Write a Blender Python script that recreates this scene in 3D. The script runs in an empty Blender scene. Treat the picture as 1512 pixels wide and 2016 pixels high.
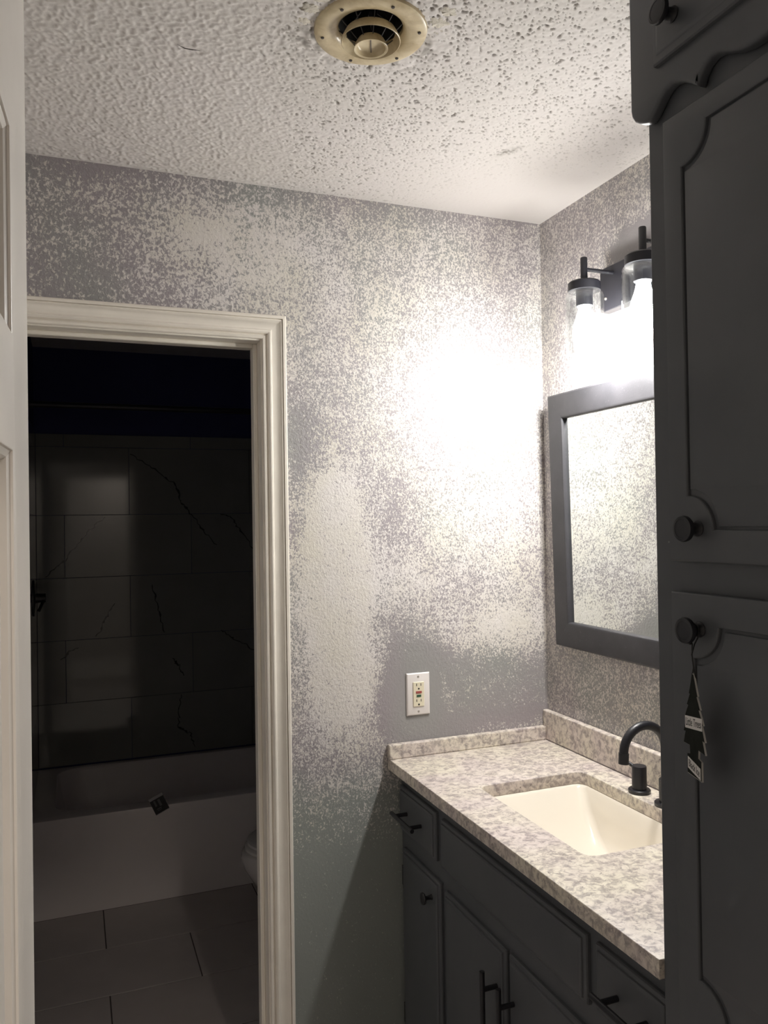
import bpy, bmesh, math, random
import numpy as np
from mathutils import Vector, Matrix

C = bpy.context.scene.collection
S = bpy.context.scene
PI = math.pi
random.seed(7)
rng = np.random.default_rng(11)

# ------------------------------------------------------------------ camera, world, exposure
cam_data = bpy.data.cameras.new('camera')
cam = bpy.data.objects.new('camera', cam_data)
C.objects.link(cam)
cam_data.sensor_fit = 'HORIZONTAL'
cam_data.sensor_width = 36.0
cam_data.lens = 36.0 * 1578.52 / 1512.0
cam_data.clip_start = 0.02
_r = Vector((0.93219802, -0.36162935, -0.01520118))
_u = Vector((0.01069725, -0.01445339, 0.99983832))
_f = Vector((0.36179059, 0.93220991, 0.00960498))
cam.matrix_world = Matrix(((_r.x, _u.x, -_f.x, -1.29559889),
                           (_r.y, _u.y, -_f.y, -2.0293587),
                           (_r.z, _u.z, -_f.z, 1.57350526),
                           (0, 0, 0, 1)))
S.camera = cam

world = bpy.data.worlds.new('night')
S.world = world
world.use_nodes = True
world.node_tree.nodes['Background'].inputs[0].default_value = (0.6, 0.7, 1.0, 1)
world.node_tree.nodes['Background'].inputs[1].default_value = 0.0

S.view_settings.view_transform = 'Standard'
S.view_settings.look = 'None'
S.view_settings.gamma = 1.0
S.view_settings.use_curve_mapping = False
S.view_settings.exposure = 0.0
S.cycles.max_bounces = 12
S.cycles.diffuse_bounces = 6
S.cycles.glossy_bounces = 6
S.cycles.transmission_bounces = 8
S.cycles.transparent_max_bounces = 16

BULB_STRENGTH = 930.0
BULB_COLOR = (1.0, 0.967, 0.925, 1)

# invented lamp behind the camera, added to brighten the tub and floor beyond
hall = bpy.data.lights.new('added_hall_light', 'AREA')
hall.shape = 'DISK'; hall.size = 0.14; hall.energy = 18.0; hall.color = (1.0, 0.9, 0.8)
hall_o = bpy.data.objects.new('added_hall_light', hall)
C.objects.link(hall_o); hall_o.location = (-0.76, -2.95, 2.40)

# ------------------------------------------------------------------ material helpers
def new_mat(name):
    m = bpy.data.materials.new(name)
    m.use_nodes = True
    nt = m.node_tree
    b = nt.nodes['Principled BSDF']
    return m, nt, b

def N(nt, t, **kw):
    n = nt.nodes.new(t)
    for k, v in kw.items():
        setattr(n, k, v)
    return n

def col(c):
    return (c[0], c[1], c[2], 1.0)

def ramp(nt, pts, interp='LINEAR'):
    n = nt.nodes.new('ShaderNodeValToRGB')
    cr = n.color_ramp
    cr.interpolation = interp
    while len(cr.elements) < len(pts):
        cr.elements.new(0.5)
    for e, (p, c) in zip(cr.elements, pts):
        e.position = p
        e.color = col(c) if len(c) == 3 else c
    return n

def noise(nt, scale, detail=2, rough=0.5, dist=0.0, vec=None):
    n = nt.nodes.new('ShaderNodeTexNoise')
    n.inputs['Scale'].default_value = scale
    n.inputs['Detail'].default_value = detail
    n.inputs['Roughness'].default_value = rough
    n.inputs['Distortion'].default_value = dist
    if vec is not None:
        nt.links.new(vec, n.inputs['Vector'])
    return n

def coords(nt, scale=None):
    t = nt.nodes.new('ShaderNodeTexCoord')
    if scale is None:
        return t.outputs['Object']
    mp = nt.nodes.new('ShaderNodeMapping')
    mp.inputs['Scale'].default_value = scale
    nt.links.new(t.outputs['Object'], mp.inputs['Vector'])
    return mp.outputs['Vector']

def math_node(nt, op, a, b=None, clamp=False):
    n = nt.nodes.new('ShaderNodeMath')
    n.operation = op
    n.use_clamp = clamp
    for i, v in enumerate((a, b)):
        if v is None:
            continue
        if isinstance(v, (int, float)):
            n.inputs[i].default_value = v
        else:
            nt.links.new(v, n.inputs[i])
    return n.outputs[0]

def mixc(nt, fac, a, b):
    n = nt.nodes.new('ShaderNodeMix')
    n.data_type = 'RGBA'
    for sock, v in ((n.inputs[0], fac), (n.inputs[6], a), (n.inputs[7], b)):
        if isinstance(v, (int, float)):
            sock.default_value = v
        elif isinstance(v, tuple):
            sock.default_value = col(v)
        else:
            nt.links.new(v, sock)
    return n.outputs[2]

def bump(nt, b, height, strength=0.3, distance=0.002):
    n = nt.nodes.new('ShaderNodeBump')
    n.inputs['Strength'].default_value = strength
    n.inputs['Distance'].default_value = distance
    nt.links.new(height, n.inputs['Height'])
    nt.links.new(n.outputs['Normal'], b.inputs['Normal'])

def simple(name, c, rough=0.5, metal=0.0, spec=0.5, var=0.0, vscale=20, bmp=0.0, bscale=200, coat=0.0):
    m, nt, b = new_mat(name)
    b.inputs['Roughness'].default_value = rough
    b.inputs['Metallic'].default_value = metal
    b.inputs['Specular IOR Level'].default_value = spec
    b.inputs['Coat Weight'].default_value = coat
    v = coords(nt)
    if var > 0:
        n = noise(nt, vscale, 3, 0.6, vec=v)
        r = ramp(nt, [(0.3, tuple(x * (1 - var) for x in c)), (0.7, tuple(min(1, x * (1 + var)) for x in c))])
        nt.links.new(n.outputs['Fac'], r.inputs[0])
        nt.links.new(r.outputs[0], b.inputs['Base Color'])
    else:
        b.inputs['Base Color'].default_value = col(c)
    if bmp > 0:
        n2 = noise(nt, bscale, 3, 0.6, vec=v)
        bump(nt, b, n2.outputs['Fac'], bmp)
    return m

# ------------------------------------------------------------------ materials
def wall_material():
    m, nt, b = new_mat('scraped_wall_paint')
    v = coords(nt, (1.0, 1.0, 0.8))
    at = nt.nodes.new('ShaderNodeAttribute'); at.attribute_name = 'bare'
    nf = noise(nt, 205, 3, 0.65, 0.6, v)
    nc = noise(nt, 140, 3, 0.65, 0.6, v)
    co = nt.nodes.new('ShaderNodeAttribute'); co.attribute_name = 'coarse'
    n1m = nt.nodes.new('ShaderNodeMix'); n1m.data_type = 'FLOAT'
    nt.links.new(co.outputs['Fac'], n1m.inputs[0]); nt.links.new(nf.outputs['Fac'], n1m.inputs[2]); nt.links.new(nc.outputs['Fac'], n1m.inputs[3])
    n1f = n1m.outputs[0]
    n0 = noise(nt, 22, 2, 0.6, 0.0, v)
    n2 = noise(nt, 80, 2, 0.5, 0.5, v)
    s = math_node(nt, 'ADD', math_node(nt, 'MULTIPLY', n1f, 0.74), math_node(nt, 'MULTIPLY', n2.outputs['Fac'], 0.26))
    s = math_node(nt, 'ADD', s, math_node(nt, 'MULTIPLY', math_node(nt, 'SUBTRACT', n0.outputs['Fac'], 0.5), 0.16))
    d = math_node(nt, 'SUBTRACT', s, at.outputs['Fac'])
    mask = math_node(nt, 'ADD', math_node(nt, 'MULTIPLY', d, 12.0), 0.5, True)
    # paint: grey with a lilac and a green-grey drift
    big = noise(nt, 3.0, 2, 0.5, vec=v)
    pr = ramp(nt, [(0.32, (0.280, 0.286, 0.274)), (0.55, (0.312, 0.284, 0.297))])
    nt.links.new(big.outputs['Fac'], pr.inputs[0])
    # the lower part of the wall keeps an older, greener grey coat
    sep = nt.nodes.new('ShaderNodeSeparateXYZ'); nt.links.new(coords(nt), sep.inputs[0])
    zf = math_node(nt, 'ADD', sep.outputs['Z'], math_node(nt, 'MULTIPLY', big.outputs['Fac'], 0.12))
    older = math_node(nt, 'MULTIPLY', math_node(nt, 'SUBTRACT', 1.0, zf), 9.0, True)
    paint = mixc(nt, older, pr.outputs[0], (0.270, 0.288, 0.270))
    big2 = noise(nt, 5.0, 3, 0.6, vec=v)
    pl = ramp(nt, [(0.35, (0.67, 0.635, 0.62)), (0.65, (0.64, 0.605, 0.54))])
    nt.links.new(big2.outputs['Fac'], pl.inputs[0])
    c = mixc(nt, mask, paint, pl.outputs[0])
    nt.links.new(c, b.inputs['Base Color'])
    rr = math_node(nt, 'ADD', math_node(nt, 'MULTIPLY', mask, 0.3), 0.42)
    nt.links.new(rr, b.inputs['Roughness'])
    b.inputs['Specular IOR Level'].default_value = 0.35
    rel = nt.nodes.new('ShaderNodeAttribute'); rel.attribute_name = 'relief'
    n3 = noise(nt, 130, 3, 0.55, 0.2, v)
    h = math_node(nt, 'ADD', math_node(nt, 'MULTIPLY', n3.outputs['Fac'], 0.9), math_node(nt, 'MULTIPLY', n1f, 0.5))
    h = math_node(nt, 'MULTIPLY', h, rel.outputs['Fac'])
    bump(nt, b, h, 0.6, 0.004)
    return m

def ceiling_material():
    m, nt, b = new_mat('popcorn_ceiling_paint')
    v = coords(nt)
    at = nt.nodes.new('ShaderNodeAttribute'); at.attribute_name = 'dirt_and_shade'
    n = noise(nt, 2.5, 3, 0.6, vec=v)
    r = ramp(nt, [(0.3, (0.74, 0.71, 0.68)), (0.7, (0.77, 0.735, 0.72))])
    nt.links.new(n.outputs['Fac'], r.inputs[0])
    c = mixc(nt, at.outputs['Fac'], r.outputs[0], (0.20, 0.18, 0.155))  # ring dirt and stain, plus pit shade painted into the colour
    nt.links.new(c, b.inputs['Base Color'])
    b.inputs['Roughness'].default_value = 0.8
    b.inputs['Specular IOR Level'].default_value = 0.2
    n2 = noise(nt, 300, 3, 0.6, vec=v)
    bump(nt, b, n2.outputs['Fac'], 0.25, 0.001)
    return m

def granite_material():
    m, nt, b = new_mat('granite_look_laminate')
    v = coords(nt, (1.0, 1.15, 1.0))
    n1 = noise(nt, 62, 4, 0.65, 0.6, v)
    r1 = ramp(nt, [(0.34, (0.33, 0.29, 0.275)), (0.44, (0.47, 0.425, 0.39)), (0.52, (0.66, 0.605, 0.54)), (0.64, (0.76, 0.71, 0.635))])
    nt.links.new(n1.outputs['Fac'], r1.inputs[0])
    n2 = noise(nt, 140, 3, 0.6, 0.8, v)
    r2 = ramp(nt, [(0.60, (0, 0, 0)), (0.68, (1, 1, 1))])
    nt.links.new(n2.outputs['Fac'], r2.inputs[0])
    c = mixc(nt, math_node(nt, 'MULTIPLY', r2.outputs[0], 0.55), r1.outputs[0], (0.80, 0.76, 0.69))
    n3 = noise(nt, 115, 3, 0.6, 1.0, v)
    n3.inputs['Vector'].default_value = (0, 0, 0)
    r3 = ramp(nt, [(0.30, (1, 1, 1)), (0.38, (0, 0, 0))])
    nt.links.new(n3.outputs['Fac'], r3.inputs[0])
    c = mixc(nt, math_node(nt, 'MULTIPLY', r3.outputs[0], 0.8), c, (0.17, 0.145, 0.14))
    n4 = noise(nt, 7, 2, 0.5, 0, v)
    r4 = ramp(nt, [(0.35, (0.9, 0.86, 0.9)), (0.65, (1, 1, 0.94))])
    nt.links.new(n4.outputs['Fac'], r4.inputs[0])
    mm = nt.nodes.new('ShaderNodeMix'); mm.data_type = 'RGBA'; mm.blend_type = 'MULTIPLY'
    mm.inputs[0].default_value = 1.0
    nt.links.new(c, mm.inputs[6]); nt.links.new(r4.outputs[0], mm.inputs[7])
    nt.links.new(mm.outputs[2], b.inputs['Base Color'])
    b.inputs['Roughness'].default_value = 0.38
    return m

def cabinet_material():
    m, nt, b = new_mat('charcoal_cabinet_paint')
    v = coords(nt)
    n = noise(nt, 6, 3, 0.6, vec=v)
    r = ramp(nt, [(0.3, (0.078, 0.083, 0.091)), (0.7, (0.091, 0.095, 0.103))])
    nt.links.new(n.outputs['Fac'], r.inputs[0])
    vo = nt.nodes.new('ShaderNodeTexVoronoi'); vo.inputs['Scale'].default_value = 14
    nt.links.new(v, vo.inputs['Vector'])
    rn = noise(nt, 30, 1, 0.5, vec=v)
    sp = math_node(nt, 'LESS_THAN', math_node(nt, 'ADD', vo.outputs['Distance'], math_node(nt, 'MULTIPLY', rn.outputs['Fac'], 0.12)), 0.075)
    c = mixc(nt, math_node(nt, 'MULTIPLY', sp, 0.5), r.outputs[0], (0.3, 0.3, 0.3))
    nt.links.new(c, b.inputs['Base Color'])
    b.inputs['Roughness'].default_value = 0.42
    b.inputs['Specular IOR Level'].default_value = 0.45
    n2 = noise(nt, 60, 3, 0.6, vec=coords(nt, (1, 1, 0.25)))
    bump(nt, b, n2.outputs['Fac'], 0.12, 0.001)
    return m

def frame_material():
    m, nt, b = new_mat('distressed_black_frame')
    v = coords(nt)
    n = noise(nt, 9, 3, 0.6, vec=v)
    r = ramp(nt, [(0.3, (0.030, 0.030, 0.035)), (0.7, (0.048, 0.047, 0.053))])
    nt.links.new(n.outputs['Fac'], r.inputs[0])
    n2 = noise(nt, 230, 4, 0.7, 0.5, v)
    r2 = ramp(nt, [(0.64, (0, 0, 0)), (0.72, (1, 1, 1))])
    nt.links.new(n2.outputs['Fac'], r2.inputs[0])
    c = mixc(nt, math_node(nt, 'MULTIPLY', r2.outputs[0], 0.35), r.outputs[0], (0.28, 0.27, 0.28))
    nt.links.new(c, b.inputs['Base Color'])
    b.inputs['Roughness'].default_value = 0.5
    bump(nt, b, n2.outputs['Fac'], 0.2, 0.001)
    return m

def glass_material():
    m = bpy.data.materials.new('clear_thin_glass')
    m.use_nodes = True
    nt = m.node_tree
    nt.nodes.clear()
    out = N(nt, 'ShaderNodeOutputMaterial')
    tr = N(nt, 'ShaderNodeBsdfTransparent'); tr.inputs[0].default_value = (0.97, 0.98, 0.98, 1)
    gl = N(nt, 'ShaderNodeBsdfGlossy'); gl.inputs['Roughness'].default_value = 0.03
    lw = N(nt, 'ShaderNodeLayerWeight'); lw.inputs[0].default_value = 0.35
    f = math_node(nt, 'ADD', math_node(nt, 'MULTIPLY', lw.outputs['Facing'], 0.42), 0.03, True)
    mx = N(nt, 'ShaderNodeMixShader')
    nt.links.new(f, mx.inputs[0]); nt.links.new(tr.outputs[0], mx.inputs[1]); nt.links.new(gl.outputs[0], mx.inputs[2])
    nt.links.new(mx.outputs[0], out.inputs[0])
    return m

def bulb_material(k=1.0):
    m = bpy.data.materials.new('lit_bulb')
    m.use_nodes = True
    nt = m.node_tree
    nt.nodes.clear()
    out = N(nt, 'ShaderNodeOutputMaterial')
    e = N(nt, 'ShaderNodeEmission')
    e.inputs[0].default_value = BULB_COLOR
    e.inputs[1].default_value = BULB_STRENGTH * k
    nt.links.new(e.outputs[0], out.inputs[0])
    return m

def cream_plastic():
    m, nt, b = new_mat('yellowed_cream_plastic')
    v = coords(nt)
    n = noise(nt, 28, 4, 0.65, 0.5, v)
    r = ramp(nt, [(0.3, (0.48, 0.38, 0.22)), (0.6, (0.66, 0.56, 0.37))])
    nt.links.new(n.outputs['Fac'], r.inputs[0])
    nt.links.new(r.outputs[0], b.inputs['Base Color'])
    b.inputs['Roughness'].default_value = 0.3
    return m

M = dict(
    wall=wall_material(), ceiling=ceiling_material(), granite=granite_material(),
    cabinet=cabinet_material(), frame=frame_material(), glass=glass_material(), bulb=bulb_material(), bulb_neck=bulb_material(0.155),
    cream=cream_plastic(),
    black=simple('matte_black_metal', (0.012, 0.012, 0.016), 0.38, 0.0, 0.5, 0.1, 30),
    hole=simple('dark_cavity', (0.012, 0.011, 0.010), 0.8),
    blade=simple('grimy_fan_blade', (0.045, 0.04, 0.045), 0.35, 0.0, 0.5, 0.3, 40),
    mirror=simple('mirror_silver', (0.86, 0.89, 0.87), 0.012, 1.0),
    trim=simple('white_trim_paint', (0.80, 0.75, 0.67), 0.33, 0, 0.45, 0.04, 12, 0.08, 60),
    door=simple('white_door_paint', (0.82, 0.775, 0.72), 0.36, 0, 0.45, 0.03, 8, 0.06, 80),
    sink=simple('biscuit_porcelain', (0.80, 0.745, 0.65), 0.12, 0, 0.5, 0.01, 5),
    tub=simple('white_tub_enamel', (0.86, 0.81, 0.79), 0.2, 0, 0.5, 0.02, 4),
    toilet=simple('white_vitreous_china', (0.80, 0.77, 0.73), 0.1, 0, 0.5, 0.01, 4),
    plate=simple('white_cover_plastic', (0.74, 0.70, 0.68), 0.35),
    almond=simple('almond_plastic', (0.74, 0.68, 0.52), 0.3),
    red=simple('red_button', (0.32, 0.07, 0.06), 0.4),
    green=simple('green_button', (0.03, 0.09, 0.05), 0.4),
    screw=simple('dull_screw', (0.42, 0.39, 0.35), 0.4, 0.6),
    grout=simple('dark_grout', (0.10, 0.085, 0.08), 0.9, var=0.1),
    floor=simple('beige_porcelain_tile', (0.52, 0.475, 0.45), 0.3, 0, 0.5, 0.07, 4),
    tile=simple('polished_marble_tile', (0.25, 0.256, 0.24), 0.07, 0, 0.5, 0.06, 3),
    vein=simple('dark_marble_vein', (0.06, 0.06, 0.062), 0.1, 0, 0.5, 0.4, 25),
    navy=simple('dark_blue_wall_paint', (0.045, 0.050, 0.16), 0.7, 0, 0.3, 0.05, 4),
    plain=simple('plain_grey_wall', (0.62, 0.60, 0.58), 0.6, 0, 0.3, 0.06, 4),
    card=simple('black_card', (0.014, 0.016, 0.013), 0.9, 0.0, 0.1, var=0.3, vscale=60),
    card_edge=simple('white_card_edge', (0.42, 0.41, 0.38), 0.7),
    label_white=simple('white_print', (0.62, 0.60, 0.58), 0.6),
    ink=simple('black_ink', (0.01, 0.01, 0.01), 0.6),
    cord=simple('black_elastic', (0.008, 0.008, 0.008), 0.6),
    flake=simple('peeled_ceiling_paint', (0.66, 0.62, 0.54), 0.8, var=0.15, vscale=25, bmp=0.6, bscale=150),
    fibre=simple('dark_fibre', (0.05, 0.045, 0.04), 0.8),
    foil=simple('grey_label_foil', (0.5, 0.49, 0.49), 0.4),
    black_print=simple('black_label_print', (0.02, 0.02, 0.021), 0.4),
    grey_print=simple('grey_label_print', (0.16, 0.16, 0.16), 0.5),
)

# ------------------------------------------------------------------ geometry helpers
def link(name, me, mat, parent=None, smooth=False):
    o = bpy.data.objects.new(name, me)
    C.objects.link(o)
    if mat is not None:
        me.materials.append(mat)
    if parent is not None:
        o.parent = parent
    if smooth:
        me.polygons.foreach_set('use_smooth', [True] * len(me.polygons))
    return o

def obj(name, bm, mat, parent=None, smooth=False, auto=None):
    me = bpy.data.meshes.new(name)
    bmesh.ops.recalc_face_normals(bm, faces=bm.faces[:])
    bm.to_mesh(me)
    bm.free()
    o = link(name, me, mat, parent, smooth or auto is not None)
    if auto is not None:
        me.set_sharp_from_angle(angle=math.radians(auto))
    return o

def empty(name, loc, label=None, cat=None, group=None):
    o = bpy.data.objects.new(name, None)
    o.empty_display_size = 0.05
    C.objects.link(o)
    o.location = loc
    tag(o, label, cat, group)
    return o

def tag(o, label=None, cat=None, group=None, kind=None):
    if label: o['label'] = label
    if cat: o['category'] = cat
    if group: o['group'] = group
    if kind: o['kind'] = kind
    return o

def under(o, parent):
    """parent o (built in world coordinates) keeping its place"""
    o.parent = parent
    o.matrix_parent_inverse = world_of(parent).inverted()
    return o

def world_of(o):
    m = Matrix.LocRotScale(o.location, o.rotation_euler, o.scale)
    if o.parent is not None:
        return world_of(o.parent) @ o.matrix_parent_inverse @ m
    return m

def add_box(bm, x0, x1, y0, y1, z0, z1, bev=0.0, seg=2):
    r = bmesh.ops.create_cube(bm, size=1.0)
    vs = r['verts']
    for v in vs:
        v.co = Vector(((x0 + x1) / 2 + v.co.x * (x1 - x0), (y0 + y1) / 2 + v.co.y * (y1 - y0), (z0 + z1) / 2 + v.co.z * (z1 - z0)))
    if bev > 0:
        es = set(e for v in vs for e in v.link_edges)
        bmesh.ops.bevel(bm, geom=list(es), offset=bev, segments=seg, affect='EDGES', profile=0.5)
    return vs

def boxo(name, x0, x1, y0, y1, z0, z1, mat, parent=None, bev=0.0, seg=2):
    bm = bmesh.new()
    add_box(bm, x0, x1, y0, y1, z0, z1, bev, seg)
    o = obj(name, bm, mat, None)
    if parent is not None:
        under(o, parent)
    return o

def add_lathe(bm, prof, seg=32, mtx=None, close=False):
    """prof: list of (r, z); r==0 makes a pole"""
    rings = []
    for r, z in prof:
        if r < 1e-6:
            rings.append([bm.verts.new((0, 0, z))])
        else:
            rings.append([bm.verts.new((r * math.cos(2 * PI * k / seg), r * math.sin(2 * PI * k / seg), z)) for k in range(seg)])
    pairs = list(zip(rings[:-1], rings[1:]))
    if close:
        pairs.append((rings[-1], rings[0]))
    for a, b in pairs:
        for k in range(seg):
            k2 = (k + 1) % seg
            if len(a) == 1 and len(b) == 1:
                continue
            if len(a) == 1:
                bm.faces.new((a[0], b[k], b[k2]))
            elif len(b) == 1:
                bm.faces.new((a[k], b[0], a[k2]))
            else:
                bm.faces.new((a[k], b[k], b[k2], a[k2]))
    if mtx is not None:
        for ring in rings:
            for v in ring:
                v.co = mtx @ v.co
    return rings

def frame_from(d):
    d = Vector(d).normalized()
    q = Vector((0, 0, 1)).rotation_difference(d)
    return q.to_matrix().to_4x4()

def latheo(name, prof, loc, axis, mat, parent=None, seg=32, auto=35, close=False):
    bm = bmesh.new()
    add_lathe(bm, prof, seg, Matrix.Translation(loc) @ frame_from(axis), close)
    o = obj(name, bm, mat, None, auto=auto)
    if parent is not None:
        under(o, parent)
    return o

def add_tube(bm, pts, r, seg=12, caps=True):
    pts = [Vector(p) for p in pts]
    n = len(pts)
    rad = r if isinstance(r, (list, tuple)) else [r] * n
    prev = None
    rings = []
    for i, p in enumerate(pts):
        t = (pts[min(i + 1, n - 1)] - pts[max(i - 1, 0)]).normalized()
        if prev is None:
            a = Vector((0, 0, 1)) if abs(t.z) < 0.9 else Vector((1, 0, 0))
            u = t.cross(a).normalized()
        else:
            u = (prev - t * prev.dot(t)).normalized()
        prev = u
        w = t.cross(u)
        rings.append([bm.verts.new(p + (u * math.cos(2 * PI * k / seg) + w * math.sin(2 * PI * k / seg)) * rad[i]) for k in range(seg)])
    for a, b in zip(rings[:-1], rings[1:]):
        for k in range(seg):
            bm.faces.new((a[k], a[(k + 1) % seg], b[(k + 1) % seg], b[k]))
    if caps:
        bm.faces.new(rings[0][::-1]); bm.faces.new(rings[-1])

def tubeo(name, pts, r, mat, parent=None, seg=12, auto=40):
    bm = bmesh.new()
    add_tube(bm, pts, r, seg)
    o = obj(name, bm, mat, None, auto=auto)
    if parent is not None:
        under(o, parent)
    return o

def plateo(name, loops, thick, mtx, mat, parent=None, bev=0.0, res=2, auto=30):
    """flat plate cut to 2D outlines (first outer, rest holes), thickness centred, placed by mtx"""
    cu = bpy.data.curves.new('c', 'CURVE')
    cu.dimensions = '2D'
    cu.fill_mode = 'BOTH'
    cu.extrude = max(thick / 2 - bev, 1e-5)
    cu.bevel_depth = bev
    cu.bevel_resolution = res
    cu.offset = -bev
    for lp in loops:
        sp = cu.splines.new('POLY')
        sp.points.add(len(lp) - 1)
        for q, pt in zip(sp.points, lp):
            q.co = (pt[0], pt[1], 0, 1)
        sp.use_cyclic_u = True
    co = bpy.data.objects.new('c', cu)
    C.objects.link(co)
    dg = bpy.context.evaluated_depsgraph_get()
    me = bpy.data.meshes.new_from_object(co.evaluated_get(dg))
    bpy.data.objects.remove(co)
    bpy.data.curves.remove(cu)
    me.transform(mtx)
    me.materials.clear()
    me.name = name
    bm = bmesh.new(); bm.from_mesh(me)
    bmesh.ops.remove_doubles(bm, verts=bm.verts[:], dist=1e-6)
    bmesh.ops.recalc_face_normals(bm, faces=bm.faces[:])
    bm.to_mesh(me); bm.free()
    o = link(name, me, mat, None, True)
    me.set_sharp_from_angle(angle=math.radians(auto))
    if parent is not None:
        under(o, parent)
    return o

def texto(name, s, size, mtx, mat, parent, width=None):
    cu = bpy.data.curves.new('t', 'FONT')
    cu.body = s
    cu.size = size
    cu.align_x = 'CENTER'; cu.align_y = 'CENTER'
    cu.extrude = 0.0001
    cu.resolution_u = 2
    co = bpy.data.objects.new('t', cu)
    C.objects.link(co)
    dg = bpy.context.evaluated_depsgraph_get()
    me = bpy.data.meshes.new_from_object(co.evaluated_get(dg))
    bpy.data.objects.remove(co)
    if width:
        xs = [v.co.x for v in me.vertices]
        k = width / (max(xs) - min(xs))
        me.transform(Matrix.Diagonal((k, 1, 1, 1)))
    me.transform(mtx)
    me.materials.clear()
    o = link(name, me, mat, None)
    under(o, parent)
    return o

# matrix that maps plate (u, v, w) to a wall facing -x : u -> y, v -> z, w -> -x
def face_x(x):
    return Matrix(((0, 0, -1, x), (1, 0, 0, 0), (0, 1, 0, 0), (0, 0, 0, 1)))
def face_y(y):   # u -> x, v -> z, w -> -y
    return Matrix(((1, 0, 0, 0), (0, 0, -1, y), (0, 1, 0, 0), (0, 0, 0, 1)))

def ring_slab(name, y0, y1, z0, z1, x_back, prof, mat, parent):
    """slab door facing -x with an edge profile: prof = [(inset, proud)]"""
    bm = bmesh.new()
    rings = []
    for ins, pr in prof:
        rings.append([bm.verts.new((x_back - pr, y, z)) for y, z in ((y0 + ins, z0 + ins), (y1 - ins, z0 + ins), (y1 - ins, z1 - ins), (y0 + ins, z1 - ins))])
    for a, b in zip(rings[:-1], rings[1:]):
        for k in range(4):
            bm.faces.new((a[k], a[(k + 1) % 4], b[(k + 1) % 4], b[k]))
    bm.faces.new(rings[0]); bm.faces.new(rings[-1])
    o = obj(name, bm, mat, None, auto=25)
    under(o, parent)
    return o

# ------------------------------------------------------------------ the setting
H = 2.44
ROOM_L, ROOM_F = -1.56, -2.16
DOOR_R, DOOR_L, HEAD = -0.842, -1.455, 2.038
WT = 0.115
TUB_L, TUB_R, TUB_B = -1.47, 0.05, 2.20

# back wall (with the doorway), a fine grid so that wear can vary over it
BLOBS = [(-0.654, 1.607, 0.064, 0.108, 0.9), (-0.656, 1.459, 0.078, 0.107, 1.1), (-0.651, 1.297, 0.086, 0.121, 1.0),
         (-0.612, 1.092, 0.101, 0.094, 0.85), (-0.881, 2.258, 0.161, 0.091, 0.38), (-1.008, 2.308, 0.063, 0.038, 0.4),
         (-0.362, 1.816, 0.159, 0.156, 0.22), (-0.461, 1.397, 0.068, 0.083, 0.4), (-0.164, 1.253, 0.152, 0.065, 0.6),
         (-0.091, 1.543, 0.086, 0.235, 0.3), (-0.288, 1.546, 0.13, 0.128, 0.34), (-0.272, 1.977, 0.081, 0.05, 0.35),
         (-0.049, 1.97, 0.043, 0.027, 1.0), (-0.493, 2.16, 0.281, 0.208, 0.2), (-0.728, 1.78, 0.049, 0.08, -0.35),
         (-0.465, 1.577, 0.061, 0.083, -0.3), (-0.492, 1.288, 0.075, 0.055, -0.35), (-0.215, 1.134, 0.184, 0.065, -0.5),
         (-0.417, 1.095, 0.089, 0.097, -1.6), (-0.748, 1.343, 0.03, 0.342, -0.3), (-1.26, 2.145, 0.128, 0.061, -0.2),
         (-0.265, 1.045, 0.266, 0.057, -0.6)]

def erfinv_like(d):
    d = np.clip(d, 0.001, 0.999)
    return np.log(d / (1 - d)) / 1.702          # logistic approximation of the normal quantile

def bare_to_threshold(d):
    return 0.50 - 0.052 * erfinv_like(d)

def smooth(a, b, x):
    t = np.clip((x - a) / (b - a), 0, 1)
    return t * t * (3 - 2 * t)

def back_density(X, Z):
    d = np.full_like(X, 0.36)
    d += 0.06 * np.sin(7 * X + 2 * Z) * np.sin(5 * Z - 1)
    d -= 0.10 * smooth(-0.9, -1.35, X) * smooth(1.95, 2.1, Z)
    for bx, bz, rx, rz, a in BLOBS:
        d += a * np.exp(-0.5 * (((X - bx) / rx) ** 2 + ((Z - bz) / rz) ** 2) ** 1.3)
    lo = smooth(0.66, 0.99, Z)
    d = np.where(Z < 1.05, d * lo ** 1.2 + 0.006, d)
    d = d - 0.25 * smooth(2.37, 2.44, Z)
    d = np.where(Z > 1.02, np.maximum(d, 0.035), d)
    d -= 0.5 * np.exp(-0.5 * (((X + 0.417) / 0.07) ** 2 + ((Z - 1.10) / 0.085) ** 2) ** 2)
    d += 0.45 * np.exp(-0.5 * (((X + 0.335 + 0.2 * (Z - 1.09)) / 0.010) ** 2 + ((Z - 1.09) / 0.05) ** 2) ** 1.2)
    return np.clip(d, 0.003, 0.97)

def back_relief(X, Z):
    r = 0.25 + 0.75 * smooth(0.7, 1.05, Z)
    patch = np.exp(-0.5 * (((X + 0.417) / 0.075) ** 2 + ((Z - 1.10) / 0.085) ** 2) ** 2)
    return r * (1 - 0.95 * patch)

def right_density(Y, Z):
    d = np.full_like(Y, 0.40) + 0.08 * np.sin(9 * Y + 1) * np.sin(6 * Z)
    d -= 1.2 * np.exp(-0.5 * (((Y + 0.45) / 0.085) ** 2 + ((Z - 2.245) / 0.035) ** 2) ** 1.5)
    d -= 0.12 * smooth(1.3, 1.05, Z)
    return np.clip(d, 0.003, 0.985)

def right_relief(Y, Z):
    return 1 - 0.95 * np.exp(-0.5 * (((Y + 0.45) / 0.085) ** 2 + ((Z - 2.245) / 0.04) ** 2) ** 2)

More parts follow.
